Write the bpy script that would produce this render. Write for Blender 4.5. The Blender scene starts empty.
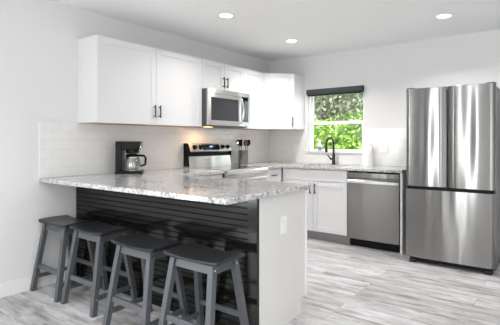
import bpy, bmesh, math, random
from mathutils import Vector, Matrix
PI = math.pi
sc = bpy.context.scene
C = sc.collection

# ------------------------------------------------------------------ camera
cam_data = bpy.data.cameras.new('camera')
cam = bpy.data.objects.new('camera', cam_data); C.objects.link(cam)
cam.location = (3.4942, -5.1354, 1.2265)
cam.rotation_euler = (PI/2, 0, 0.6421)
cam_data.sensor_width = 36; cam_data.lens = 410.39/500*36
cam_data.shift_x = -(251.74-250)/500
cam_data.shift_y = (140.96-162.5)/500
cam_data.clip_start = 0.05
sc.camera = cam

# ------------------------------------------------------------------ world, sun, daylight, exposure
w = bpy.data.worlds.new('world'); sc.world = w; w.use_nodes = True
bg = w.node_tree.nodes['Background']
bg.inputs[0].default_value = (0.86, 0.93, 1.0, 1); bg.inputs[1].default_value = 1.1
sun = bpy.data.lights.new('sun', 'SUN'); sun.energy = 9.5; sun.angle = math.radians(3); sun.color = (1, .96, .88)
so = bpy.data.objects.new('sun', sun); C.objects.link(so); so.rotation_euler = (math.radians(38), 0, math.radians(-28))
def area(name, loc, rot, sx, sy, e, col=(1,1,1), spread=180):
    l = bpy.data.lights.new(name, 'AREA'); l.shape = 'RECTANGLE'; l.size = sx; l.size_y = sy; l.energy = e; l.color = col
    l.spread = math.radians(spread)
    o = bpy.data.objects.new(name, l); C.objects.link(o); o.location = loc; o.rotation_euler = rot
    return o
# daylight of the kitchen window; lamps at unseen living-area openings are added
area('added_fill_rear', (4.55, -7.93, 1.2), (PI/2, 0, 0), 2.6, 2.0, 52, (1, .99, .965))  # added lamp at the unseen rear window
area('added_fill_rear_narrow', (1.72, -7.93, 1.2), (PI/2, 0, 0), .44, 2.0, 32, (.97, .99, 1))  # added lamp, gives a bright band in the fridge doors
area('added_fill_right', (6.12, -4.6, 1.25), (PI/2, 0, PI/2), 2.4, 2.0, 10, (.95, .98, 1))  # added lamp at the unseen right window
area('added_fill_left', (0.07, -5.72, 1.25), (PI/2, 0, -PI/2), .5, 1.7, 48, (.95, .98, 1))  # added lamp meant to give the dishwasher a bright reflection
area('daylight_kitchen', (1.06, 0.17, 1.5), (-PI/2, 0, 0), .72, .8, 4, (.92, 1, .96))
sc.view_settings.view_transform = 'Standard'; sc.view_settings.look = 'None'
sc.view_settings.exposure = -0.07; sc.view_settings.gamma = 1; sc.view_settings.use_curve_mapping = False
CAN_POWER = 8.2

# ------------------------------------------------------------------ materials
def mat(name, col=(.8,.8,.8), rough=.5, metal=0.0, spec=.5, aniso=0, coat=0, arot=0):
    m = bpy.data.materials.new(name); m.use_nodes = True
    b = m.node_tree.nodes['Principled BSDF']
    b.inputs['Base Color'].default_value = (*col, 1); b.inputs['Roughness'].default_value = rough
    b.inputs['Metallic'].default_value = metal; b.inputs['Specular IOR Level'].default_value = spec
    b.inputs['Anisotropic'].default_value = aniso; b.inputs['Coat Weight'].default_value = coat
    b.inputs['Anisotropic Rotation'].default_value = arot
    return m
def N(m, t, **k):
    n = m.node_tree.nodes.new(t)
    for a, v in k.items(): setattr(n, a, v)
    return n
def L(m, a, b): m.node_tree.links.new(a, b)
def BS(m): return m.node_tree.nodes['Principled BSDF']
def coords(m, scale=(1,1,1), rot=(0,0,0), loc=(0,0,0)):
    g = N(m, 'ShaderNodeNewGeometry'); mp = N(m, 'ShaderNodeMapping')
    mp.inputs['Scale'].default_value = scale; mp.inputs['Rotation'].default_value = rot; mp.inputs['Location'].default_value = loc
    L(m, g.outputs['Position'], mp.inputs['Vector']); return mp.outputs['Vector']
def noise(m, vec, s, detail=3, rough=.55):
    n = N(m, 'ShaderNodeTexNoise'); n.inputs['Scale'].default_value = s; n.inputs['Detail'].default_value = detail
    n.inputs['Roughness'].default_value = rough; L(m, vec, n.inputs['Vector']); return n.outputs['Fac']
def ramp(m, fac, stops):
    r = N(m, 'ShaderNodeValToRGB'); e = r.color_ramp.elements
    while len(e) < len(stops): e.new(.5)
    for x, (p, c) in zip(e, stops): x.position = p; x.color = (*c, 1) if not isinstance(c, (int, float)) else (c, c, c, 1)
    L(m, fac, r.inputs['Fac']); return r.outputs['Color']
def mix(m, f, a, b, bt='MIX'):
    x = N(m, 'ShaderNodeMix', data_type='RGBA', blend_type=bt)
    if isinstance(f, (int, float)): x.inputs[0].default_value = f
    else: L(m, f, x.inputs[0])
    for i, v in ((6, a), (7, b)):
        if isinstance(v, tuple): x.inputs[i].default_value = (*v, 1)
        else: L(m, v, x.inputs[i])
    return x.outputs[2]
def bump(m, h, s=.2, d=.002):
    b = N(m, 'ShaderNodeBump'); b.inputs['Strength'].default_value = s; b.inputs['Distance'].default_value = d
    L(m, h, b.inputs['Height']); L(m, b.outputs['Normal'], BS(m).inputs['Normal'])

M = {}
def wallmat(name, col):
    m = mat(name, col, .75, spec=.25); bump(m, noise(m, coords(m), 90, 2), .12, .002); return m
M['wall'] = wallmat('wall_paint', (.78, .78, .78))
M['ceil'] = wallmat('ceiling_paint', (.93, .93, .93))
M['trim'] = mat('trim_paint', (.86, .86, .85), .35)
M['cab'] = mat('cabinet_white', (.78, .78, .785), .32)
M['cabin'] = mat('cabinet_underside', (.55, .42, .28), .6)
M['panel'] = mat('end_panel_paint', (.70, .695, .68), .4)
M['toe'] = mat('toe_kick_grey', (.30, .29, .28), .6)
M['black'] = mat('black_plastic', (.008, .008, .009), .35, spec=.15)
M['blackm'] = mat('matte_black', (.015, .015, .016), .38)
M['pull'] = mat('dark_pull', (.05, .05, .055), .35, .8)
M['blackglass'] = mat('black_glass', (.008, .008, .01), .05, spec=.8)
M['mwglass'] = mat('microwave_glass', (.03, .032, .038), .12, spec=.6)
M['chrome'] = mat('chrome', (.8, .8, .8), .1, 1)
M['plate'] = mat('switch_plate', (.86, .86, .86), .35)
M['slot'] = mat('socket_slot', (.15, .15, .15), .5)
M['paper'] = mat('paper', (.9, .9, .9), .9)
M['purple'] = mat('soap_label', (.28, .2, .5), .4)
M['blind'] = mat('blind_fabric', (.035, .045, .045), .6)
M['vinyl'] = mat('vinyl_white', (.88, .89, .9), .35)
M['soil'] = mat('ground', (.12, .13, .06), .9)
M['bark'] = mat('bark', (.12, .08, .05), .9)
M['darkside'] = mat('fridge_side_grey', (.10, .10, .105), .4, .5)
M['rubber'] = mat('rubber', (.02, .02, .02), .8)
M['blue'] = mat('display_digits', (.1, .3, .9), .4)
BS(M['blue']).inputs['Emission Color'].default_value = (.3, .6, 1, 1); BS(M['blue']).inputs['Emission Strength'].default_value = 2.5

def steel(name, col, rough, vert=True):
    m = mat(name, col, rough, 1.0, aniso=.97)
    g_b = N(m, 'ShaderNodeCombineXYZ'); g_b.inputs[2].default_value = 1
    L(m, g_b.outputs[0], BS(m).inputs['Tangent'])
    bump(m, noise(m, coords(m, (5.5, 5.5, .7)), 1, 1, .3), 1.0, .012)
    return m
M['steel'] = steel('brushed_steel', (.27, .267, .26), .2)
M['steel3'] = steel('brushed_steel_dishwasher', (.27, .267, .26), .3)
M['steel2'] = steel('brushed_steel_light', (.66, .65, .63), .28)
M['steel4'] = mat('satin_steel', (.66, .64, .61), .36, 1)
M['steelp'] = mat('polished_steel', (.75, .75, .74), .16, 1)

# granite
m = mat('granite', (.8,.8,.8), .11, spec=.5); M['granite'] = m
v = coords(m)
n1 = noise(m, v, 42, 5, .72); n2 = noise(m, v, 90, 3, .75); n3 = noise(m, v, 7, 3, .6)
c = ramp(m, n1, [(.36, (.26,.255,.26)), (.46, (.50,.49,.49)), (.58, (.70,.69,.68))])
sp = ramp(m, n2, [(.385, 1.0), (.43, 0.0)])
c = mix(m, sp, c, (.05,.05,.055))
big = ramp(m, n3, [(.38, 1.0), (.50, 0.0)])
sp2 = ramp(m, noise(m, coords(m, loc=(5,3,1)), 60, 4, .75), [(.42, 1.0), (.48, 0.0)])
f = N(m, 'ShaderNodeMath', operation='MULTIPLY'); L(m, big, f.inputs[0]); L(m, sp2, f.inputs[1])
c = mix(m, f.outputs[0], c, (.13,.13,.14))
L(m, c, BS(m).inputs['Base Color'])

# subway tile; u = position along the wall, v = height
def tile(name, along):
    m = mat(name, (.85,.85,.84), .16)
    g = N(m, 'ShaderNodeNewGeometry'); s = N(m, 'ShaderNodeSeparateXYZ'); L(m, g.outputs['Position'], s.inputs[0])
    cb = N(m, 'ShaderNodeCombineXYZ'); L(m, s.outputs[along], cb.inputs[0])
    sb = N(m, 'ShaderNodeMath', operation='SUBTRACT'); L(m, s.outputs[2], sb.inputs[0]); sb.inputs[1].default_value = .913; L(m, sb.outputs[0], cb.inputs[1])
    b = N(m, 'ShaderNodeTexBrick'); L(m, cb.outputs[0], b.inputs['Vector'])
    b.inputs['Scale'].default_value = 1; b.inputs['Brick Width'].default_value = .155; b.inputs['Row Height'].default_value = .0795
    b.inputs['Mortar Size'].default_value = .0016; b.inputs['Mortar Smooth'].default_value = .4
    b.inputs['Color1'].default_value = (.84,.835,.82,1); b.inputs['Color2'].default_value = (.86,.855,.845,1); b.inputs['Mortar'].default_value = (.72,.715,.705,1)
    L(m, b.outputs['Color'], BS(m).inputs['Base Color'])
    inv = N(m, 'ShaderNodeMath', operation='SUBTRACT'); inv.inputs[0].default_value = 1; L(m, b.outputs['Fac'], inv.inputs[1])
    bump(m, inv.outputs[0], .5, .0012)
    return m
M['tile_l'] = tile('subway_tile_left', 1); M['tile_b'] = tile('subway_tile_back', 0)

# floor planks running along x
m = mat('floor_planks', (.6,.6,.6), .38, spec=.4); M['floor'] = m
v = coords(m, loc=(.3, .07, 0))
b = N(m, 'ShaderNodeTexBrick'); L(m, v, b.inputs['Vector']); b.offset = .37; b.offset_frequency = 3
b.inputs['Scale'].default_value = 1; b.inputs['Brick Width'].default_value = 1.25; b.inputs['Row Height'].default_value = .18
b.inputs['Mortar Size'].default_value = .0014; b.inputs['Mortar Smooth'].default_value = .3
b.inputs['Color1'].default_value = (0,0,0,1); b.inputs['Color2'].default_value = (1,1,1,1); b.inputs['Mortar'].default_value = (.5,.5,.5,1)
# every plank gets its own grain: shift the noise by the plank's random value
sc_ = N(m, 'ShaderNodeVectorMath', operation='SCALE'); L(m, b.outputs['Color'], sc_.inputs[0]); sc_.inputs['Scale'].default_value = 37
def shifted(scale):
    ad = N(m, 'ShaderNodeVectorMath', operation='ADD'); L(m, coords(m, scale), ad.inputs[0]); L(m, sc_.outputs[0], ad.inputs[1]); return ad.outputs[0]
g1 = noise(m, shifted((1.7, 9, 1)), 1.5, 7, .68)
g2 = noise(m, shifted((5, 48, 1)), 1.3, 4, .6)
g3 = noise(m, shifted((5, 20, 1)), 1.6, 3, .5)
base = ramp(m, b.outputs['Color'], [(0, (.48,.475,.475)), (.5, (.57,.565,.575)), (1, (.66,.655,.675))])
gr = ramp(m, g1, [(.34, (.46,.44,.43)), (.48, (.86,.85,.85)), (.62, (1.12,1.12,1.13))])
c = mix(m, 1.0, base, gr, 'MULTIPLY')
gr2 = ramp(m, g2, [(.3, (.82,.81,.80)), (.6, (1.03,1.03,1.03))])
c = mix(m, .8, c, gr2, 'MULTIPLY')
kn = ramp(m, g3, [(.27, (.45,.43,.42)), (.36, (1,1,1))])
c = mix(m, .8, c, kn, 'MULTIPLY')
c = mix(m, b.outputs['Fac'], c, (.22,.21,.20))
L(m, c, BS(m).inputs['Base Color'])

# black beadboard, one stool paint: shaded tone for seat, lit tone for legs
m = mat('black_gloss_paint', (.008,.008,.007), .12, spec=.38); M['bead'] = m
bump(m, noise(m, coords(m, (6, 1, 60)), 1, 3), .15, .002)
m = mat('stool_seat_shaded', (.022,.023,.025), .28, spec=.35); M['seat'] = m  # darker tone puts the shade of the seat top into the colour
m = mat('stool_leg_lit', (.085,.093,.101), .30, spec=.4); M['leg'] = m  # lightened tone puts the light on the leg fronts into the colour
bump(m, noise(m, coords(m, (30, 30, 8)), 3, 3), .1, .002)

def leafmat(name, cols):
    m = mat(name, cols[0], .5, spec=.3)
    n = noise(m, coords(m), 11, 2)
    L(m, ramp(m, n, [(.35, cols[0]), (.5, cols[1]), (.65, cols[2])]), BS(m).inputs['Base Color'])
    t = N(m, 'ShaderNodeBsdfTranslucent'); t.inputs[0].default_value = (*cols[1], 1)
    mx = N(m, 'ShaderNodeMixShader'); mx.inputs[0].default_value = .2
    L(m, BS(m).outputs[0], mx.inputs[1]); L(m, t.outputs[0], mx.inputs[2])
    L(m, mx.outputs[0], m.node_tree.nodes['Material Output'].inputs[0]); return m
M['leaf1'] = leafmat('bush_leaves', [(.16,.34,.04), (.36,.60,.10), (.62,.80,.30)])
M['leaf2'] = leafmat('tree_leaves', [(.15,.25,.12), (.38,.44,.28), (.62,.58,.48)])

def glassmat(name, tint=(1,1,1), gl=.07, rough=0.02):
    m = bpy.data.materials.new(name); m.use_nodes = True; nt = m.node_tree; nt.nodes.clear()
    o = N(m, 'ShaderNodeOutputMaterial'); mx = N(m, 'ShaderNodeMixShader'); t = N(m, 'ShaderNodeBsdfTransparent'); g = N(m, 'ShaderNodeBsdfGlossy')
    t.inputs[0].default_value = (*tint, 1); g.inputs['Roughness'].default_value = rough; mx.inputs[0].default_value = gl
    L(m, t.outputs[0], mx.inputs[1]); L(m, g.outputs[0], mx.inputs[2]); L(m, mx.outputs[0], o.inputs[0]); return m
M['glass'] = glassmat('window_glass', (.97,.98,.97), .05)
M['carafe'] = glassmat('carafe_glass', (.72,.72,.72), .25)
def emit(name, col, s):
    m = mat(name, (.9,.9,.9), .5); BS(m).inputs['Emission Color'].default_value = (*col, 1); BS(m).inputs['Emission Strength'].default_value = s; return m
M['lamp'] = emit('lamp_lens', (1, .97, .92), 6)

# ------------------------------------------------------------------ mesh helpers
class MB:
    def __init__(s): s.bm = bmesh.new()
    def box(s, x0, x1, y0, y1, z0, z1):
        vs = [s.bm.verts.new(p) for p in [(x0,y0,z0),(x1,y0,z0),(x1,y1,z0),(x0,y1,z0),(x0,y0,z1),(x1,y0,z1),(x1,y1,z1),(x0,y1,z1)]]
        for f in [(3,2,1,0),(4,5,6,7),(0,1,5,4),(1,2,6,5),(2,3,7,6),(3,0,4,7)]: s.bm.faces.new([vs[i] for i in f])
        return s
    def prism(s, poly, z0, z1):            # polygon in xy, counter-clockwise
        a = [s.bm.verts.new((x,y,z0)) for x,y in poly]; b = [s.bm.verts.new((x,y,z1)) for x,y in poly]
        s.bm.faces.new(a[::-1]); s.bm.faces.new(b); n = len(poly)
        for i in range(n): s.bm.faces.new([a[i], a[(i+1)%n], b[(i+1)%n], b[i]])
        return s
    def loft(s, rings, cap=True, closed=False):
        R = [[s.bm.verts.new(p) for p in r] for r in rings]; n = len(R[0])
        for a, b in zip(R, R[1:]):
            for i in range(n): s.bm.faces.new([a[i], a[(i+1)%n], b[(i+1)%n], b[i]])
        if cap: s.bm.faces.new(R[0][::-1]); s.bm.faces.new(R[-1])
        return s
    def extr(s, prof, axis, a0, a1):       # closed profile of 2D points swept along an axis; profile coords are the other two axes in order
        def P(a, p):
            return {'x': (a, p[0], p[1]), 'y': (p[0], a, p[1]), 'z': (p[0], p[1], a)}[axis]
        return s.loft([[P(a0, p) for p in prof], [P(a1, p) for p in prof]])
    def cyl(s, c, r, z0, z1, n=24, r1=None):
        r1 = r if r1 is None else r1
        return s.loft([[(c[0]+q*math.cos(2*PI*i/n), c[1]+q*math.sin(2*PI*i/n), z) for i in range(n)] for q, z in ((r, z0), (r1, z1))])
    def lathe(s, c, prof, n=28, cap=True):  # prof: (r, z)
        return s.loft([[(c[0]+r*math.cos(2*PI*i/n), c[1]+r*math.sin(2*PI*i/n), z) for i in range(n)] for r, z in prof], cap)
    def tube(s, pts, r, n=10, cap=True, flat=None):
        pts = [Vector(p) for p in pts]; rings = []; up = None
        for i, p in enumerate(pts):
            d = (pts[min(i+1, len(pts)-1)] - pts[max(i-1, 0)]).normalized()
            if up is None: up = d.orthogonal().normalized()
            up = (up - d*up.dot(d)).normalized(); sd = d.cross(up)
            rr = r[i] if isinstance(r, (list, tuple)) else r
            rings.append([tuple(p + up*rr*math.cos(2*PI*k/n) + sd*rr*math.sin(2*PI*k/n)) for k in range(n)])
        return s.loft(rings, cap)
    def disc_y(s, c, r, y0, y1, n=20, axis='y'):
        f = {'y': lambda q, a, i: (c[0]+q*math.cos(2*PI*i/n), a, c[1]+q*math.sin(2*PI*i/n)),
             'x': lambda q, a, i: (a, c[0]+q*math.cos(2*PI*i/n), c[1]+q*math.sin(2*PI*i/n))}[axis]
        return s.loft([[f(r, a, i) for i in range(n)] for a in (y0, y1)])
    def build(s, name, m, parent=None, bevel=0, smooth=False, seg=2):
        bmesh.ops.recalc_face_normals(s.bm, faces=s.bm.faces)
        me = bpy.data.meshes.new(name); s.bm.to_mesh(me); s.bm.free()
        o = bpy.data.objects.new(name, me); C.objects.link(o)
        me.materials.append(M[m] if isinstance(m, str) else m)
        if smooth or bevel:
            for p in me.polygons: p.use_smooth = True
            me.set_sharp_from_angle(angle=math.radians(40))
        if bevel:
            b = o.modifiers.new('bevel', 'BEVEL'); b.width = bevel; b.segments = seg; b.limit_method = 'ANGLE'; b.angle_limit = math.radians(40); b.harden_normals = True
        if parent: o.parent = parent
        return o
def tag(o, label=None, cat=None, group=None, kind=None):
    if label: o['label'] = label
    if cat: o['category'] = cat
    if group: o['group'] = group
    if kind: o['kind'] = kind
    return o
def thing(name, label, cat, loc=(0,0,0), rz=0, group=None):
    o = bpy.data.objects.new(name, None); C.objects.link(o); o.location = loc; o.rotation_euler = (0,0,rz)
    o.empty_display_size = .1
    return tag(o, label, cat, group)
def copy_tree(o, parent=None):
    kids = list(o.children); c = o.copy(); C.objects.link(c); c.parent = parent
    for k in kids: copy_tree(k, c)
    return c
def struct(name, mb, m, bevel=0, parent=None):
    o = mb.build(name, m, parent, bevel)
    if not parent: o['kind'] = 'structure'
    return o

# ------------------------------------------------------------------ room shell
H = 2.43; RX = 6.2; FY = -8.0
WX0, WX1, WZ0, WZ1 = .652, 1.472, 1.066, 1.95
T = .16
struct('floor', MB().box(-T, RX+T, FY-T, T, -.1, 0), 'floor')
struct('ceiling', MB().box(-T, RX+T, FY-T, T, H, H+.2), 'ceil')
# left wall; unseen narrow window opening added for reflections in the dishwasher
LY0, LY1, LZ0, LZ1 = -6.2, -5.25, .35, 2.15
struct('wall_left', MB().box(-T, 0, FY-T, LY0, 0, H).box(-T, 0, LY1, T, 0, H).box(-T, 0, LY0, LY1, 0, LZ0).box(-T, 0, LY0, LY1, LZ1, H), 'wall')
struct('wall_back', MB().box(0, WX0, 0, T, 0, H).box(WX1, RX, 0, T, 0, H).box(WX0, WX1, 0, T, 0, WZ0).box(WX0, WX1, 0, T, WZ1, H), 'wall')
RX0, RX1 = 3.2, 5.9
struct('wall_rear', MB().box(0, .15, FY-T, FY, 0, H).box(1.05, 1.48, FY-T, FY, 0, H).box(1.96, RX0, FY-T, FY, 0, H).box(.15, 1.05, FY-T, FY, 2.1, H).box(1.48, 1.96, FY-T, FY, 2.25, H).box(1.48, 1.96, FY-T, FY, 0, .15).box(RX1, RX, FY-T, FY, 0, H).box(RX0, RX1, FY-T, FY, 2.25, H).box(RX0, RX1, FY-T, FY, 0, .15), 'wall')
struct('wall_right', MB().box(RX, RX+T, FY-T, -5.9, 0, H).box(RX, RX+T, -3.3, T, 0, H).box(RX, RX+T, -5.9, -3.3, 2.3, H).box(RX, RX+T, -5.9, -3.3, 0, .2), 'wall')
def base(name, *b):
    return struct(name, MB().box(*b), 'trim', .003)
base('baseboard_left', 0, .014, -5.3, -3.14, 0, .112)
base('baseboard_rear', 1.05, RX, FY, FY+.014, 0, .112)
base('baseboard_back', 3.16, RX, -.014, 0, 0, .112)
base('baseboard_right', RX-.014, RX, -3.3, -.014, 0, .112)

def window(name, axis, a0, a1, z0, z1, p, mullions=1):
    """frame ring + glass in an opening of a wall; axis 'x': opening spans x at y=p, 'y': spans y at x=p"""
    def B(mb, u0, u1, d0, d1, w0, w1):
        return mb.box(u0, u1, p+d0, p+d1, w0, w1) if axis == 'x' else mb.box(p+d0, p+d1, u0, u1, w0, w1)
    f = MB(); t = .05
    B(f, a0, a1, -.03, .03, z0, z0+t); B(f, a0, a1, -.03, .03, z1-t, z1); B(f, a0, a0+t, -.03, .03, z0+t, z1-t); B(f, a1-t, a1, -.03, .03, z0+t, z1-t)
    for i in range(mullions):
        u = a0 + (a1-a0)*(i+1)/(mullions+1); B(f, u-.03, u+.03, -.025, .025, z0+t, z1-t)
    r = struct(name, f, 'vinyl', .002)
    g = B(MB(), a0+t-.005, a1-t+.005, -.004, .004, z0+t-.005, z1-t+.005); g.build('pane', 'glass', r)
    return r
window('added_window_rear', 'x', RX0, RX1, .15, 2.25, FY-.10)  # unseen window, added to bring in daylight from behind
window('added_window_narrow', 'x', 1.48, 1.96, .15, 2.25, FY-.10, 0)  # unseen narrow window, added for the fridge reflection
dd = struct('added_door', MB().box(.15, 1.05, FY-.09, FY-.045, .004, 2.1), mat('added_dark_door', (.03,.028,.026), .35), .002)  # unseen dark door, added for darker reflections in the steel
MB().tube([(.98, FY-.045, 1.0), (.98, FY+.01, 1.0), (.88, FY+.01, 1.0)], .01, 8).build('added_door_handle', 'chrome', dd, smooth=True)
window('added_window_right', 'y', -5.9, -3.3, .2, 2.3, RX+.1)  # unseen window, added to bring in side daylight
window('added_window_left', 'y', LY0, LY1, LZ0, LZ1, -.1, 0)  # unseen window, added with its lamp for dishwasher reflections

# kitchen window: single hung, white vinyl
f = MB(); t = .02; DY = -.045
f.box(WX0, WX1, .07+DY, .15+DY, WZ0, WZ0+.02).box(WX0, WX1, .07+DY, .15+DY, WZ1-t, WZ1).box(WX0, WX0+t, .07+DY, .15+DY, WZ0+.02, WZ1-t).box(WX1-t, WX1, .07+DY, .15+DY, WZ0+.02, WZ1-t)
wk = struct('window_1', f, 'vinyl', .003)
zr = 1.482
s_ = MB(); x0, x1 = WX0+t, WX1-t
def B4(mb, x0, x1, ya, yb, z0, z1): mb.box(x0, x1, ya+DY, yb+DY, z0, z1)
for q in [(x0+.03, x1-.025, .085, .115, WZ0+.0205, WZ0+.048), (x0+.03, x1-.025, .085, .115, zr-.028, zr+.012), (x0+.0005, x0+.03, .085, .115, WZ0+.0205, zr+.012), (x1-.025, x1-.0005, .085, .115, WZ0+.0205, zr+.012)]: B4(s_, *q)
sash = s_.build('lower_sash', 'vinyl', wk, .002)
MB().box(x0+.025, x1-.02, .098+DY, .102+DY, WZ0+.04, zr-.02).build('pane', 'glass', sash)
s_ = MB()
for q in [(x0+.025, x1-.022, .118, .145, zr-.018, zr+.018), (x0+.025, x1-.022, .118, .145, WZ1-t-.035, WZ1-t-.0005), (x0+.0005, x0+.025, .118, .145, zr-.018, WZ1-t-.0005), (x1-.022, x1-.0005, .118, .145, zr-.018, WZ1-t-.0005)]: B4(s_, *q)
sash = s_.build('upper_sash', 'vinyl', wk, .002)
MB().box(x0+.02, x1-.015, .13+DY, .134+DY, zr, WZ1-t-.02).build('pane', 'glass', sash)
struct('window_sill', MB().box(WX0+.001, WX1-.001, -.03, .069+DY, WZ0, WZ0+.006), 'trim', .002, wk)

# backsplash tiles
BZ0, BZ1 = .914, 1.385
struct('trim_1', MB().box(.0005, .008, -3.446, -.0, BZ0, BZ1), 'tile_l')
struct('trim_2', MB().box(.008, WX0, -.008, -.0005, BZ0, BZ1).box(WX0, WX1, -.008, -.0005, BZ0, WZ0).box(WX1, 2.235, -.008, -.0005, BZ0, BZ1), 'tile_b')

# ------------------------------------------------------------------ cabinets
def shaker(face, w, h, name, parent, fr=.055, th=.019):
    """door lying in local xz (x 0..w, z 0..h), front at -y; face = matrix to place it"""
    mb = MB()
    mb.box(0, fr, -th, 0, 0, h).box(w-fr, w, -th, 0, 0, h).box(fr, w-fr, -th, 0, 0, fr).box(fr, w-fr, -th, 0, h-fr, h).box(fr-.001, w-fr+.001, -th+.008, -.002, fr-.001, h-fr+.001)
    o = mb.build(name, 'cab', parent, .0012, seg=1); o.matrix_local = face; return o
def pull(parent, x, z, l=.13, vert=True, name='handle', y0=-.019):
    mb = MB(); r = .0055
    if vert:
        mb.box(x-r, x+r, y0-.034, y0-.024, z-l/2, z+l/2)
        for q in (-.35, .35): mb.box(x-r*.8, x+r*.8, y0-.026, y0, z+q*l-.005, z+q*l+.005)
    else:
        mb.box(x-l/2, x+l/2, y0-.034, y0-.024, z-r, z+r)
        for q in (-.35, .35): mb.box(x+q*l-.005, x+q*l+.005, y0-.026, y0, z-r*.8, z+r*.8)
    return mb.build(name, 'pull', parent, .0015)
def face_x(x, y, z):        # local x -> -y?  front faces +x ; local x runs along +y
    return Matrix.Translation((x, y, z)) @ Matrix.Rotation(PI/2, 4, 'Z')
ZB, ZT = 1.384, 2.145; XB = .291
g = .002
def upper(label, y0, y1, z0, doors, hz='bottom', handles=(), under='cabin'):
    t = thing('upper_cabinet', label, 'cabinet', (0, y0, z0)); w_ = y1-y0; h = ZT-z0
    MB().box(.002, XB, .0008, w_-.0008, .006, h).build('cabinet_body', 'cab', t, .001, seg=1)
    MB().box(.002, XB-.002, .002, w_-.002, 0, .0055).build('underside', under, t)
    dw = w_/doors
    for i in range(doors):
        d = shaker(face_x(XB, i*dw+g, 0.002), dw-2*g, h-.004, 'door', t, .058)
        for j, hx in handles:
            if j == i: pull(d, hx if hx > 0 else dw-2*g+hx, .13 if h > .5 else .10, .125)
    return t
upper('wide white upper cabinet with two tall shaker doors, mounted left of the microwave', -3.103, -1.803, ZB, 2, handles=((0, -.03), (1, .03)))
upper('short white upper cabinet with two small doors directly above the microwave', -1.803, -1.035, 1.815, 2, handles=((0, -.03), (1, .03)))
upper('narrow white upper cabinet with one door between microwave and corner cabinet', -1.035, -.6, ZB, 1)
# diagonal corner cabinet
t = thing('corner_cabinet', 'white diagonal corner upper cabinet beside the window, single door with black pull', 'cabinet', (0, 0, ZB)); h = ZT-ZB
poly = [(.002,-.002), (.002,-.5985), (XB,-.5985), (.596,-XB), (.596,-.002)]
MB().prism(poly, .006, h).build('cabinet_body', 'cab', t, .001, seg=1)
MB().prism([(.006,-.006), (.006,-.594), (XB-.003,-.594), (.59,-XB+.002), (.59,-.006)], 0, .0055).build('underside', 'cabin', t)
ang = math.atan2(.3075, .305); dl = math.hypot(.305, .3075)
d = shaker(Matrix.Translation((XB, -.5985, .002)) @ Matrix.Rotation(ang, 4, 'Z') @ Matrix.Translation((.012, -.001, 0)), dl-.016, h-.004, 'door', t, .058)
pull(d, dl-.016-.03, .10, .125)

# base cabinets
CZ = .88     # underside of worktop
def base_cab(label, w_, d_, loc, rz, spec, toe=.11, toe_d=.06, name='base_cabinet', cutout=None):
    """local: front at y=0 facing -y, body to y=d_, x 0..w_"""
    t = thing(name, label, 'cabinet', loc, rz)
    if cutout:
        z1 = cutout
        MB().box(.001, w_-.001, 0, d_, toe, z1).box(.001, .018, 0, d_, z1, CZ).box(w_-.018, w_-.001, 0, d_, z1, CZ).box(.018, w_-.018, 0, .02, z1, CZ).build('cabinet_body', 'cab', t, .001, seg=1)
    else:
        MB().box(.001, w_-.001, 0, d_, toe, CZ).build('cabinet_body', 'cab', t, .001, seg=1)
    MB().box(.001, w_-.001, toe_d, d_-.02, 0, toe-.0005).build('toe_kick', 'toe', t)
    for kind, x0, x1, z0, z1, hd in spec:
        M4 = Matrix.Translation((x0+.0015, 0, z0+.0015)); W = x1-x0-.003; Hh = z1-z0-.003
        if kind == 'door': o = shaker(M4, W, Hh, 'door', t, .055)
        else:
            o = MB().box(0, W, -.019, 0, 0, Hh).build('drawer' if kind == 'drawer' else 'false_front', 'cab', t, .0012, seg=1); o.matrix_local = M4
        if hd: pull(o, hd[0] if hd[0] > 0 else W+hd[0], hd[1] if hd[1] > 0 else Hh+hd[1], hd[2], hd[3])
    return t
base_cab('white sink base cabinet under the window with two doors and long blank front', .89, .60, (.622, -.606, 0), 0,
    [('false', 0, .89, .735, .872, None), ('door', 0, .445, .118, .73, (-.03, -.09, .13, True)), ('door', .445, .89, .118, .73, (.03, -.09, .13, True))], cutout=.66)
base_cab('white drawer cabinet between the range and the back corner', .425, .60, (.604, -1.034, 0), PI/2,
    [('drawer', 0, .37, .72, .872, (.185, .076, .10, False)), ('drawer', 0, .37, .42, .716, (.185, .2, .10, False)), ('drawer', 0, .37, .118, .416, (.185, .2, .10, False))])
MB_ = None
base_cab('white base cabinet against the left wall between peninsula and range', .65, .60, (.604, -2.468, 0), PI/2,
    [('drawer', .0, .65, .72, .872, (.32, .076, .13, False)), ('door', 0, .325, .118, .716, (-.03, -.09, .13, True)), ('door', .325, .65, .118, .716, (.03, -.09, .13, True))])
tag(MB().box(2.122, 2.147, -.625, -.002, .0, CZ).build('end_panel', 'cab', None, .0015), 'white vertical end panel between the dishwasher and the refrigerator', 'panel')

# peninsula cabinet run, with black beadboard to the stools and white end panel
PX, PY0, PY1 = 2.03, -3.12, -2.515
t = thing('peninsula_cabinet', 'long peninsula cabinet with black board front behind the stools and white end', 'cabinet', (0, PY0, 0))
D = PY1-PY0
MB().box(.004, PX-.02, .022, D-.02, .11, CZ).box(.004, PX-.02, .022, D-.095, 0, .11).build('cabinet_body', 'cab', t)
mb = MB(); pitch = .0385; z = .0; x1b = PX-.075
while z < CZ-.001:
    z2 = min(z+pitch, CZ)
    prof = [(.022, z), (.008, z), (.008, z+.003), (.002, z+.006), (.002, z2-.0035), (.0065, z2-.0005), (.022, z2)]
    mb.extr(prof, 'x', .004, x1b); z = z2
mb.build('beadboard', 'bead', t)
MB().box(x1b, PX-.001, -.001, .022, 0, CZ).build('corner_stile', 'bead', t, .002)
e = MB().extr([(.0225, 0), (.0225, CZ), (D, CZ), (D, .11), (D-.08, .11), (D-.08, 0)], 'x', PX-.0185, PX).build('end_panel', 'panel', t, .0015)
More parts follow.
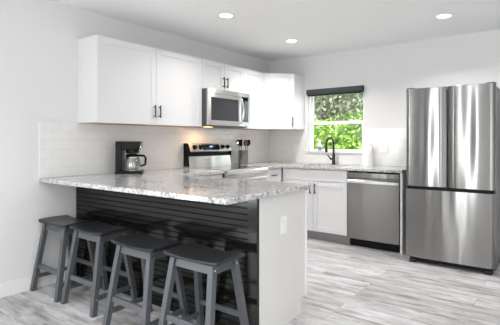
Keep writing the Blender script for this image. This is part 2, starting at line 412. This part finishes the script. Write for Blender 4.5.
MB().box(PX-.018, PX+.004, D-.02, D+.004, .11, CZ).build('edge_trim', 'trim', t, .001)
for i in range(3):
    d = shaker(Matrix.Translation((.62+(i+1)*.45-.003, D-.02, .118)) @ Matrix.Rotation(PI, 4, 'Z'), .446, .75, 'door', t)
    pull(d, .03, .66, .13)
o = thing('outlet', 'white double socket outlet on the white end of the peninsula', 'outlet', (PX, -2.831, .67), PI/2)
def outlet_parts(o, double=False):
    MB().box(-.036 if not double else -.058, .036 if not double else .058, -.008, 0, -.06, .06).build('cover_plate', 'plate', o, .002)
    if double:
        for q in (-.025, .025):
            r = MB().box(q-.017, q+.017, -.011, -.0075, -.034, .034).build('rocker', 'trim', o, .001)
    else:
        for q in (-.022, .022):
            r = MB().box(-.016, .016, -.0105, -.0075, q-.016, q+.016).build('socket', 'trim', o, .003)
            MB().box(-.007, -.005, -.0108, -.010, q-.004, q+.006).box(.005, .007, -.0108, -.010, q-.004, q+.006).build('slot', 'slot', r)
outlet_parts(o)

# worktops
def round_poly(pts, rad, n=5):
    out = []
    for i, p in enumerate(pts):
        r = rad.get(i, 0)
        if not r: out.append(p); continue
        P = Vector(p); a = (Vector(pts[i-1])-P).normalized(); b = (Vector(pts[(i+1) % len(pts)])-P).normalized()
        c = P + a*r + b*r
        for k in range(n+1):
            t_ = k/n*PI/2; out.append(tuple(c - b*r*math.cos(t_) - a*r*math.sin(t_)))
    return out
WT = .913
poly = round_poly([(.002, -3.446), (2.062, -3.446), (2.062, -2.492), (.645, -2.492), (.645, -1.803), (.002, -1.803)], {1: .014, 2: .014})
tag(MB().prism(poly, CZ+.0005, WT).build('worktop', 'granite', None, .004), 'speckled granite worktop over the peninsula, reaching left wall and range', 'worktop')
# back worktop with sink cut-out (ring of four slabs joined as one mesh)
SX0, SX1, SY0, SY1 = .76, 1.36, -.52, -.15
bm = MB()
xs = [.002, .645, SX0, SX1, 2.15]; 
def slab(x0, x1, y0, y1): bm.box(x0, x1, y0, y1, CZ+.0005, WT)
def grid_slab():
    X = [.002, .645, SX0, SX1, 2.15]; Y = [-1.033, -.645, SY0, SY1, -.009]
    keep = lambda i, j: not (i == 2 and j == 2) and not (i > 0 and j == 0)
    V = {}
    def vv(i, j, z):
        k = (i, j, z)
        if k not in V: V[k] = bm.bm.verts.new((X[i], Y[j], z))
        return V[k]
    for i in range(4):
        for j in range(4):
            if not keep(i, j): continue
            bm.bm.faces.new([vv(i,j,WT), vv(i+1,j,WT), vv(i+1,j+1,WT), vv(i,j+1,WT)])
            bm.bm.faces.new([vv(i,j,CZ+.0005), vv(i,j+1,CZ+.0005), vv(i+1,j+1,CZ+.0005), vv(i+1,j,CZ+.0005)])
            for (di, dj, e0, e1) in ((0,-1,(i,j),(i+1,j)), (1,0,(i+1,j),(i+1,j+1)), (0,1,(i+1,j+1),(i,j+1)), (-1,0,(i,j+1),(i,j))):
                a, b_ = i+di, j+dj
                if not (0 <= a < 4 and 0 <= b_ < 4 and keep(a, b_)):
                    bm.bm.faces.new([vv(*e0, CZ+.0005), vv(*e1, CZ+.0005), vv(*e1, WT), vv(*e0, WT)])
grid_slab()
tag(bm.build('worktop', 'granite', None, .004), 'speckled granite worktop along the back wall under the window, around the sink', 'worktop')
# sink
t = thing('sink', 'stainless steel sink basin set into the back worktop below the window', 'sink', (0,0,0))
s_ = MB(); a0, a1, b0, b1 = SX0-.012, SX1+.012, SY0-.012, SY1+.012
s_.box(a0, a1, b0, b1, .68, .684).box(a0, a0+.003, b0, b1, .684, .879).box(a1-.003, a1, b0, b1, .684, .879).box(a0+.003, a1-.003, b0, b0+.003, .684, .879).box(a0+.003, a1-.003, b1-.003, b1, .684, .879)
s_.build('basin', 'steelp', t)
MB().cyl((1.06, -.33), .045, .684, .688).build('drain', 'chrome', t)
# faucet
t = thing('faucet', 'matte black gooseneck kitchen faucet with side lever behind the sink', 'faucet', (1.085, -.085, WT), math.radians(-8))
MB().lathe((0,0), [(.03,0), (.03,.008), (.022,.012), (.021,.13), (.018,.14)]).build('base', 'blackm', t, smooth=True)
pts = [(0,0,.13), (0,0,.27)] + [(0, -.085+.085*math.cos(a), .27+.085*math.sin(a)) for a in [PI*k/12 for k in range(1, 13)]] + [(0,-.17,.25)]
MB().tube(pts, .0145, 12).build('spout', 'blackm', t, smooth=True)
MB().lathe((0,-.17), [(.0125,.25), (.017,.235), (.018,.17), (.015,.165)]).build('spray_head', 'blackm', t, smooth=True)
MB().tube([(0,0,.07), (-.05,.0,.075)], .015, 12).tube([(-.045,0,.07), (-.085,-.02,.125)], [.012,.008], 10).build('lever', 'blackm', t, smooth=True)

# ------------------------------------------------------------------ dishwasher
t = thing('dishwasher', 'stainless steel dishwasher with bar handle beside the refrigerator', 'dishwasher', (1.514, -.60, 0))
MB().box(.004, .602, 0, .58, .10, .876).build('tub', 'black', t)
MB().box(.004, .602, .05, .5, 0, .0995).build('toe_kick', 'black', t)
front = [(-.035,.10), (-.035,.775), (-.018,.790), (-.018,.800), (0,.800), (0,.10)]
MB().extr(front, 'x', .006, .600).build('door', 'steel3', t, .003)
MB().box(.006, .600, -.035, 0, .806, .862).build('control_panel', 'steel', t, .002)
MB().extr([(-.050,.742), (-.050,.774), (-.036,.778), (-.0355,.742)], 'x', .008, .598).build('handle', 'steel2', t, .003)
# ------------------------------------------------------------------ refrigerator
FX0, FW, FYF = 2.246, .792, -.855
t = thing('refrigerator', 'large stainless steel french door refrigerator with bottom freezer drawer', 'refrigerator', (FX0, FYF, 0))
MB().box(.004, FW-.004, .085, .83, .035, 1.735).build('cabinet_body', 'darkside', t, .004)
def bow(x, x0, x1, inner):   # door front profile: depth offset in -y
    return 0
def fdoor(x0, x1, z0, z1, gap_side, name, z_dip=False):
    """front profile gently convex; rolls back to a pocket at gap_side, rounded at the outer edge"""
    n = 28; P = []
    for i in range(n+1):
        u = i/n; x = x0 + (x1-x0)*u
        d_out = (x-x0) if gap_side > 0 else (x1-x)
        d_in = (x1-x) if gap_side > 0 else (x-x0)
        y = .006*((u-.5)*2)**2
        if gap_side and d_in < .055: y += .024*(1-d_in/.055)**1.6
        if d_out < .025: y += .022*(1-d_out/.025)**2.2
        if not gap_side and (x1-x) < .025: y += .022*(1-(x1-x)/.025)**2.2
        P.append((x, y))
    P = P + [(x1, .078), (x0, .078)]
    return MB().prism(P, z0, z1).build(name, 'steel', t, .003, smooth=True)
mid = .384
d1 = fdoor(.0, mid-.003, .775, 1.754, 1, 'door')
d2 = fdoor(mid+.003, FW, .775, 1.754, -1, 'door')
d3 = fdoor(0, FW, .06, .745, 0, 'freezer_drawer')
MB().box(FW-.12, FW-.05, -.0012+.006, .004+.004, 1.700, 1.712).build('badge', 'slot', d2)
MB().box(.01, FW-.01, .03, .085, .745, .775).build('divider', 'black', t)
MB().box(.03, FW-.03, .05, .10, .02, .058).build('kick_plate', 'black', t)
for x in (.06, FW-.06):
    MB().box(x-.03, x+.03, .02, .09, .0, .035).build('foot', 'rubber', t, .004)
for x in (.04, FW-.04):
    MB().box(x-.035, x+.035, .03, .16, 1.7545, 1.765).build('hinge_cover', 'darkside', t, .003)

# ------------------------------------------------------------------ range
RY0, RW = -1.800, .762
t = thing('range', 'stainless steel freestanding electric range with black glass top and rear controls', 'range', (0, RY0, 0))
MB().box(.012, .62, .004, RW-.004, .06, .895).build('oven_body', 'darkside', t, .002)
MB().box(.10, .635, .003, RW-.003, .8955, .915).build('cooktop', 'blackglass', t, .004)
MB().extr([(.632,.845), (.632,.917), (.655,.917), (.676,.905), (.684,.885), (.684,.845)], 'y', .003, RW-.003).build('front_trim', 'steelp', t, .002)
MB().box(.622, .66, .006, RW-.006, .25, .843).build('oven_door', 'steel2', t, .004)
MB().box(.6585, .6625, .12, RW-.12, .40, .70).build('oven_window', 'blackglass', t.children[-1])
hd = MB(); hd.tube([(.705, .05, .80), (.705, RW-.05, .80)], .012, 12)
for q in (.08, RW-.08): hd.box(.655, .71, q-.012, q+.012, .79, .81)
hd.build('handle', 'steelp', t, smooth=True)
MB().box(.622, .655, .006, RW-.006, .07, .243).build('storage_drawer', 'steel2', t, .004)
for q in (.05, RW-.05):
    for xx in (.08, .56): MB().cyl((xx, q), .018, 0, .06, 12).build('foot', 'rubber', t)
# backguard: lower steel panel, dark slot, overhanging tilted control panel
MB().extr([(.012,.8955), (.105,.8955), (.105,.93), (.088,1.045), (.012,1.045)], 'y', .006, RW-.006).build('backguard', 'steel2', t, .002)
MB().box(.012, .072, .006, RW-.006, 1.0455, 1.0995).build('vent_slot', 'black', t)
MB().extr([(.012,1.10), (.112,1.095), (.122,1.105), (.086,1.197), (.012,1.2)], 'y', .006, RW-.006).build('control_panel', 'steel4', t, .003)
cp = t.children[-1]
MB().extr([(.0125,.93), (.0125,1.2), (.0865,1.198), (.124,1.10), (.10,1.085), (.095,1.04), (.105,.93)], 'y', -.0, .0055).build('end_cap', 'black', t)
MB().extr([(.0125,.93), (.0125,1.2), (.0865,1.198), (.124,1.10), (.10,1.085), (.095,1.04), (.105,.93)], 'y', RW-.0055, RW).build('end_cap', 'black', t)
# local frame of the tilted face
tilt = math.atan2(.036, .092)
def on_panel(o, y, zc):      # object's local: front +x, centre 0
    k = (zc-1.105)/.092
    o.matrix_local = Matrix.Translation((.122-.036*k, y, zc)) @ Matrix.Rotation(-tilt, 4, 'Y')
o = MB().box(-.001, .0025, -.155, .155, -.037, .037).build('display', 'blackglass', cp, .001); on_panel(o, RW/2-.01, 1.151)
dg = MB()
for q in (-.02, -.007, .010, .023): dg.box(.0025, .0032, q-.004, q+.004, .0, .016)
dg.build('clock_digits', 'blue', o)
for q in (.085, .185, RW-.185, RW-.085):
    k_ = MB().disc_y((0,0), .028, -.001, .008, 24, 'x').disc_y((0,0), .021, .008, .03, 24, 'x').build('knob', 'black', cp, .002); on_panel(k_, q, 1.150)
    MB().disc_y((0,0), .034, .0, .003, 24, 'x').build('knob_ring', 'chrome', k_, .001)
# microwave
MY0, MW_ = -1.799, .76; MZ0, MZ1 = 1.39, 1.813
t = thing('microwave', 'stainless steel over range microwave with black window, under short upper cabinet', 'microwave', (0, MY0, MZ0))
mh = MZ1-MZ0
MB().box(.002, .375, .002, MW_-.002, .012, mh).build('body', 'darkside', t, .002)
MB().box(.03, .37, .02, MW_-.02, 0, .0118).build('bottom_grille', 'slot', t)
ml = emit('hood_lamp', (1, .62, .28), 5)
MB().box(.20, .26, .13, .23, -.003, .0).build('hood_lamp', ml, t)
fr = MB(); y1 = MW_-.175
fr.box(.3755, .402, .0, .045, .015, mh-.05).box(.3755, .402, y1-.05, y1+.005, .015, mh-.05).box(.3755, .402, .045, y1-.05, .015, .07).box(.3755, .402, .045, y1-.05, mh-.095, mh-.05)
dr = fr.build('door', 'steel2', t, .002)
MB().box(.3755, .399, .044, y1-.049, .069, mh-.094).build('window', 'mwglass', dr)
MB().box(.3755, .402, 0, MW_, mh-.048, mh).build('top_vent_strip', 'steel2', t, .002)
MB().box(.3755, .400, y1+.0055, MW_-.035, .07, mh-.052).build('control_panel', 'blackglass', t, .002)
MB().box(.3755, .402, y1+.0055, MW_, .015, .0695).box(.3755, .402, MW_-.0345, MW_, .07, mh-.05).build('panel_frame', 'steel2', t, .001)
pts = [(.402+.045*math.sin(PI*k/12)**.6, y1-.012, .04+(mh-.11)*k/12) for k in range(13)]
MB().tube(pts, .013, 12).build('handle', 'steelp', dr, smooth=True)
# warm under-hood lamp light
hl = bpy.data.lights.new('hood_light', 'AREA'); hl.size = .06; hl.energy = 1.6; hl.color = (1, .6, .3)
ho = bpy.data.objects.new('hood_light', hl); C.objects.link(ho); ho.parent = t; ho.location = (.23, .18, -.006)

# ------------------------------------------------------------------ stools
def make_stool():
    t = thing('bar_stool', 'x', 'stool', (0,0,0), 0, 'saddle seat stools along the peninsula')
    zt = .538
    LT = (.152, .092); LB = (.195, .178); hw = .019; hd_ = .019
    def cen(sx, sy, z):
        k = z/zt; return (sx*(LB[0]+(LT[0]-LB[0])*k), sy*(LB[1]+(LT[1]-LB[1])*k))
    for sx in (-1, 1):
        for sy in (-1, 1):
            rings = []
            for z in (0, zt+.012):
                x, y = cen(sx, sy, z); rings.append([(x-hw, y-hd_, z), (x+hw, y-hd_, z), (x+hw, y+hd_, z), (x-hw, y+hd_, z)])
            MB().loft(rings).build('leg', 'leg', t, .0025)
    def rail(name, z0, z1, sy=None, sx=None, m='leg', th=.009):
        mb = MB(); R = []
        for z in (z0, z1):
            if sy is not None:
                xa, y = cen(-1, sy, z); xb, _ = cen(1, sy, z); y -= sy*.004
                R.append([(xa+hw, y-th, z), (xb-hw, y-th, z), (xb-hw, y+th, z), (xa+hw, y+th, z)])
            else:
                x, ya = cen(sx, -1, z); _, yb = cen(sx, 1, z)
                R.append([(x-th, ya+hd_, z), (x+th, ya+hd_, z), (x+th, yb-hd_, z), (x-th, yb-hd_, z)])
        mb.loft(R).build(name, m, t, .002)
    for q in (-1, 1):
        rail('apron', zt-.045, zt+.008, sy=q); rail('apron', zt-.045, zt+.008, sx=q)
        rail('stretcher', .182, .217, sy=q); rail('stretcher', .098, .128, sx=q)
    # bolts
    for sy in (-1, 1):
        for sx in (-1, 1):
            for z in (.113, zt-.02):
                x, y = cen(sx, sy, z)
                MB().disc_y((y, z), .006, x+sx*hw-.001, x+sx*(hw+.0015), 10, 'x').build('bolt', 'chrome', t)
    # saddle seat: dished along its length
    nx, ny = 20, 8; a, b = .215, .128; th = .034
    mb = MB(); top = []; bot = []
    for i in range(nx+1):
        rt = []; rb = []
        for j in range(ny+1):
            u = -1+2*i/nx; v = -1+2*j/ny
            zc = zt+.028 + .015*u*u - .004*v*v
            zb_ = zt + .0085 + .010*max(0, abs(u)-.72)**1*2
            rt.append(mb.bm.verts.new((a*u, b*v, zc))); rb.append(mb.bm.verts.new((a*u*.985, b*v*.985, zb_)))
        top.append(rt); bot.append(rb)
    F = mb.bm.faces.new
    for i in range(nx):
        for j in range(ny):
            F([top[i][j], top[i+1][j], top[i+1][j+1], top[i][j+1]]); F([bot[i][j], bot[i][j+1], bot[i+1][j+1], bot[i+1][j]])
        F([top[i][0], bot[i][0], bot[i+1][0], top[i+1][0]]); F([top[i][ny], top[i+1][ny], bot[i+1][ny], bot[i][ny]])
    for j in range(ny):
        F([top[0][j], top[0][j+1], bot[0][j+1], bot[0][j]]); F([top[nx][j], bot[nx][j], bot[nx][j+1], top[nx][j+1]])
    mb.build('seat', 'seat', t, .009, smooth=True, seg=3)
    return t
st = make_stool()
spots = [(.236, -3.337, 0, 'black saddle bar stool nearest the left wall and its baseboard'),
         (.696, -3.325, 0, 'dark saddle bar stool second from the left wall'),
         (1.332, -3.394, 0, 'dark saddle bar stool third from the left wall, beside the rightmost stool'),
         (1.822, -3.370, 0, 'dark saddle bar stool nearest the white end of the peninsula')]
for i, (x, y, rz, lb) in enumerate(spots):
    o = st if i == 0 else copy_tree(st)
    o.location = (x, y, 0); o.rotation_euler.z = rz; o['label'] = lb

# ------------------------------------------------------------------ coffee maker
t = thing('coffee_maker', 'black drip coffee maker with glass carafe on the peninsula by the left wall', 'coffee maker', (.15, -2.665, WT), math.radians(134))
# local front = -y ; rotated so that it looks towards +x/+y
MB().extr([(-.145,0), (.11,0), (.11,.024), (.10,.03), (-.13,.03), (-.145,.02)], 'x', -.09, .09).build('base', 'black', t, .006)
MB().box(-.085, .085, .045, .105, .03, .31).build('water_tank', 'black', t, .008)
MB().extr([(-.115,.235), (.045,.225), (.046,.31), (-.125,.31), (-.13,.285)], 'x', -.086, .086).build('brew_head', 'black', t, .008)
MB().cyl((0,-.04), .064, .196, .2345, 24).build('filter_basket', 'black', t, .004)
MB().cyl((0,-.04), .075, .030, .034, 28).build('warming_plate', 'chrome', t)
MB().box(-.06, .06, -.1465, -.138, .006, .018).build('power_switch', 'chrome', t)
cf = MB().lathe((0,-.04), [(.055,.0345), (.074,.05), (.077,.10), (.068,.14), (.056,.160)], 28).build('carafe', 'carafe', t, smooth=True)
MB().lathe((0,-.04), [(.057,.160), (.060,.164), (.060,.180), (.04,.192)], 28).build('lid', 'black', cf, smooth=True)
MB().lathe((0,-.04), [(.0585,.148), (.0605,.149), (.0585,.160), (.0575,.161)], 28).build('band', 'chrome', cf, smooth=True)
MB().tube([(-.0,-.095,.172), (-.0,-.150,.170), (-.0,-.166,.145), (-.0,-.162,.085), (-.0,-.117,.068)], .011, 8).build('handle', 'black', cf, smooth=True)
MB().box(-.06, .06, -.131, -.122, .245, .288).build('control_face', 'chrome', t, .003)
MB().box(-.038, .038, -.1335, -.1305, .252, .282).build('display', 'blackglass', t, .001)
# utensil crock
CXY = (.125, -.82)
t = thing('utensil_crock', 'cylindrical stainless crock of cooking utensils beside the range', 'crock', (*CXY, WT))
MB().lathe((0,0), [(.062,0), (.064,.003), (.064,.185), (.066,.19), (.062,.19), (.060,.185), (.060,.006)], 28).build('crock_body', 'steel', t, smooth=True)
random.seed(4)
kinds = [('slotted_spoon', 'steelp', -1.0, .05), ('spatula', 'black', -.5, -.95), ('ladle', 'black', 1.0, .0), ('serving_spoon', 'steelp', -.45, .95), ('whisk', 'steelp', .55, .9), ('wooden_spoon', 'bark', .5, -.95)]
lab = {'wooden_spoon': 'dark brown spoon at the front right of the utensil crock',
 'slotted_spoon': 'leftmost shiny steel spoon leaning out of the utensil crock', 'spatula': 'black spatula standing at the front of the utensil crock',
 'ladle': 'black ladle leaning towards the back corner in the utensil crock', 'serving_spoon': 'steel serving spoon standing at the back of the utensil crock',
 'whisk': 'steel wire whisk leaning right in the utensil crock', }
ca, sa = math.cos(.6421), math.sin(.6421)
for k, m_, r_, f_ in kinds:
    # r_: to the right, f_: away from the camera
    dx, dy = (r_*ca - f_*sa), (r_*sa + f_*ca)
    o = thing(k, lab[k], 'utensil', (CXY[0], CXY[1], WT), 0, 'utensils in the crock')
    b0 = Vector((dx*.010, dy*.010, .012)); b1 = Vector((dx*.046, dy*.046, .19)); dr_ = (b1-b0).normalized()
    end = b0 + dr_*.245
    MB().tube([b0, end], .0045, 8).build('handle', m_, o, smooth=True)
    hm = MB(); R = Matrix.Rotation(.6421, 3, 'Z'); up = dr_; side = Vector((ca, sa, 0)); side = (side - up*side.dot(up)).normalized(); nrm = up.cross(side)
    L_ = .085; W_ = .032 if k != 'cooking_fork' else .014
    if k == 'whisk':
        for q in range(4):
            a_ = q*PI/4; s2 = side*math.cos(a_) + nrm*math.sin(a_)
            hm.tube([end + up*(L_*1.2*(1-math.cos(th_))/2) + s2*(.024*math.sin(th_)) for th_ in [2*PI*j/16 for j in range(17)]], .0012, 5)
        hm.build('whisk_wires', m_, o)
    elif k == 'cooking_fork':
        for q in (-.012, 0, .012): hm.tube([end, end+up*.02+side*q, end+up*.07+side*q], .002, 6)
        hm.build('tines', m_, o)
    else:
        rings = []
        for j in range(9):
            s_k = j/8; wd = W_*math.sin(PI*(.06+.88*s_k))**.6 if k != 'spatula' else W_*(.5+.5*s_k)
            cc = end + up*(L_*s_k-.004) + nrm*(.010*math.sin(PI*s_k) if k != 'spatula' else 0)
            rings.append([tuple(cc+side*wd*math.cos(2*PI*i/12)+nrm*(.004 if k != 'ladle' else .012)*math.sin(2*PI*i/12)) for i in range(12)])
        hm.loft(rings).build('blade' if k == 'spatula' else 'bowl', m_, o, smooth=True)

# paper towel roll, soap
t = thing('paper_towel_roll', 'white upright paper towel roll on the back worktop right of the window', 'paper towel', (1.555, -.10, WT))
MB().cyl((0,0), .07, 0, .008, 32).build('holder_base', 'trim', t, .001)
MB().lathe((0,0), [(.02,.008), (.063,.008), (.064,.015), (.064,.268), (.062,.273), (.02,.273)], 36).build('paper', 'paper', t, smooth=True)
MB().cyl((0,0), .006, .273, .29, 12).build('rod', 'trim', t)
t = thing('soap_bottle', 'small white dish soap bottle with purple label on the window sill', 'bottle', (.835, -.002, WZ0+.006))
MB().lathe((0,0), [(.022,0), (.026,.005), (.026,.11), (.014,.128), (.012,.134)], 20).build('bottle_body', 'plate', t, smooth=True)
MB().lathe((0,0), [(.0265,.03), (.0268,.031), (.0268,.075), (.0265,.076)], 20).build('bottle_label', 'purple', t, smooth=True)
MB().cyl((0,0), .012, .134, .158, 14).build('cap', 'trim', t, .002)

# switches and outlets on the back wall
o = thing('light_switch', 'white double rocker switch plate on the back tiles beside the paper towel', 'switch', (1.733, -.008, 1.125)); outlet_parts(o, True)
o = thing('outlet', 'white outlet on the back tiles partly behind the refrigerator edge', 'outlet', (2.0, -.008, 1.125)); outlet_parts(o)
o = thing('outlet', 'white outlet on the back tiles between corner cabinet and window', 'outlet', (.46, -.008, 1.12)); outlet_parts(o)

# roller blind
t = thing('roller_blind', 'dark roller blind rolled up at the top of the window', 'blind', (.655, -.002, 1.868))
MB().extr([(0,0), (-.055,0), (-.062,.01), (-.062,.068), (-.055,.075), (0,.075)], 'x', 0, .822).build('cassette', 'blind', t, .003)
MB().extr([(-.02,-.018), (-.045,-.018), (-.045,0), (-.02,0)], 'x', .012, .81).build('bottom_bar', 'black', t, .002)

# recessed ceiling lights; those out of view are added for their light
spots_l = [(.949, -2.142, 'round recessed ceiling light nearest the left wall'), (.931, -.913, 'round recessed ceiling light near the back corner, the farthest one'),
           (2.614, -.878, 'round recessed ceiling light above the refrigerator'),
           (1.7, -5.0, 'added unseen ceiling light over the near left floor'),
           (3.2, -4.4, 'added unseen ceiling light over the living floor'), (4.6, -2.1, 'added unseen ceiling light near the right wall'), (3.2, -6.6, 'added unseen ceiling light near the added rear window'), (.95, -6.6, 'added unseen ceiling light in the rear left corner')]
for i, (x, y, lb) in enumerate(spots_l):
    if i == 0:
        first = o = thing('ceiling_light', lb, 'light', (x, y, H), 0, 'recessed ceiling lights')
        MB().lathe((0,0), [(.062,-.001), (.088,-.001), (.088,-.004), (.078,-.008), (.062,-.008)], 32, cap=False).build('trim_ring', 'trim', o, smooth=True)
        MB().cyl((0,0), .064, -.006, -.001, 32).build('lens', 'lamp', o)
    else:
        o = copy_tree(first); o.location = (x, y, H); o['label'] = lb
    l = bpy.data.lights.new('can_light', 'AREA'); l.shape = 'DISK'; l.size = .12; l.energy = CAN_POWER; l.color = (1, .975, .955); l.spread = math.radians(135)
    lo = bpy.data.objects.new('can_light', l); C.objects.link(lo); lo.parent = o; lo.location = (0,0,-.012)

# ------------------------------------------------------------------ outdoors
tag(MB().box(-8, 10, T+.02, 14, -.35, -.3).build('ground', 'soil'), kind='structure')
import numpy as np
def foliage(name, m, parent, n, center, rad, size, seed, shell=.55):
    rs = np.random.RandomState(seed); V = []; F = []
    for i in range(n):
        d = rs.normal(size=3); d /= np.linalg.norm(d); r = shell + (1-shell)*rs.rand()
        lump = 1+.18*math.sin(5*d[0]+seed)*math.sin(4*d[2]+2*d[1])
        p = np.array(center) + d*r*lump*np.array(rad)
        nrm = d + rs.normal(size=3)*.7; nrm /= np.linalg.norm(nrm)
        a = np.cross(nrm, rs.normal(size=3)); a /= np.linalg.norm(a); b = np.cross(nrm, a)
        s = size*(.6+.8*rs.rand()); k = len(V)
        V += [tuple(p-a*s), tuple(p+b*s*.6-a*s*.1+nrm*s*.15), tuple(p+a*s), tuple(p-b*s*.6-a*s*.1+nrm*s*.15)]
        F += [(k, k+1, k+2, k+3)]
    me = bpy.data.meshes.new(name); me.from_pydata(V, [], F); me.materials.append(M[m])
    o = bpy.data.objects.new(name, me); C.objects.link(o); o.parent = parent; return o
def plant(name, label, cat, loc, m, n, h, rad, size, seed, trunk):
    t = thing(name, label, cat, loc)
    foliage('foliage', m, t, n, (0,0,h), rad, size, seed)
    mb = MB(); rs = random.Random(seed)
    for q in range(6):
        a_ = rs.random()*2*PI; e_ = (math.cos(a_)*rad[0]*.5, math.sin(a_)*rad[1]*.5, h+rad[2]*.4*rs.random())
        mb.tube([(0,0,0), (e_[0]*.2, e_[1]*.2, h*.4), e_], [trunk, trunk*.7, trunk*.2], 7)
    mb.build('trunk', 'bark', t, smooth=True)
plant('bush', 'bright green leafy bush outside the lower window pane', 'bush', (.15, 2.3, -.3), 'leaf1', 10000, 1.0, (1.6, .8, 1.05), .045, 3, .03)
plant('tree', 'dense olive leaved tree outside the upper window pane, behind the bush', 'tree', (-.6, 4.6, -.3), 'leaf2', 38000, 2.6, (2.9, 1.4, 2.1), .045, 8, .09)
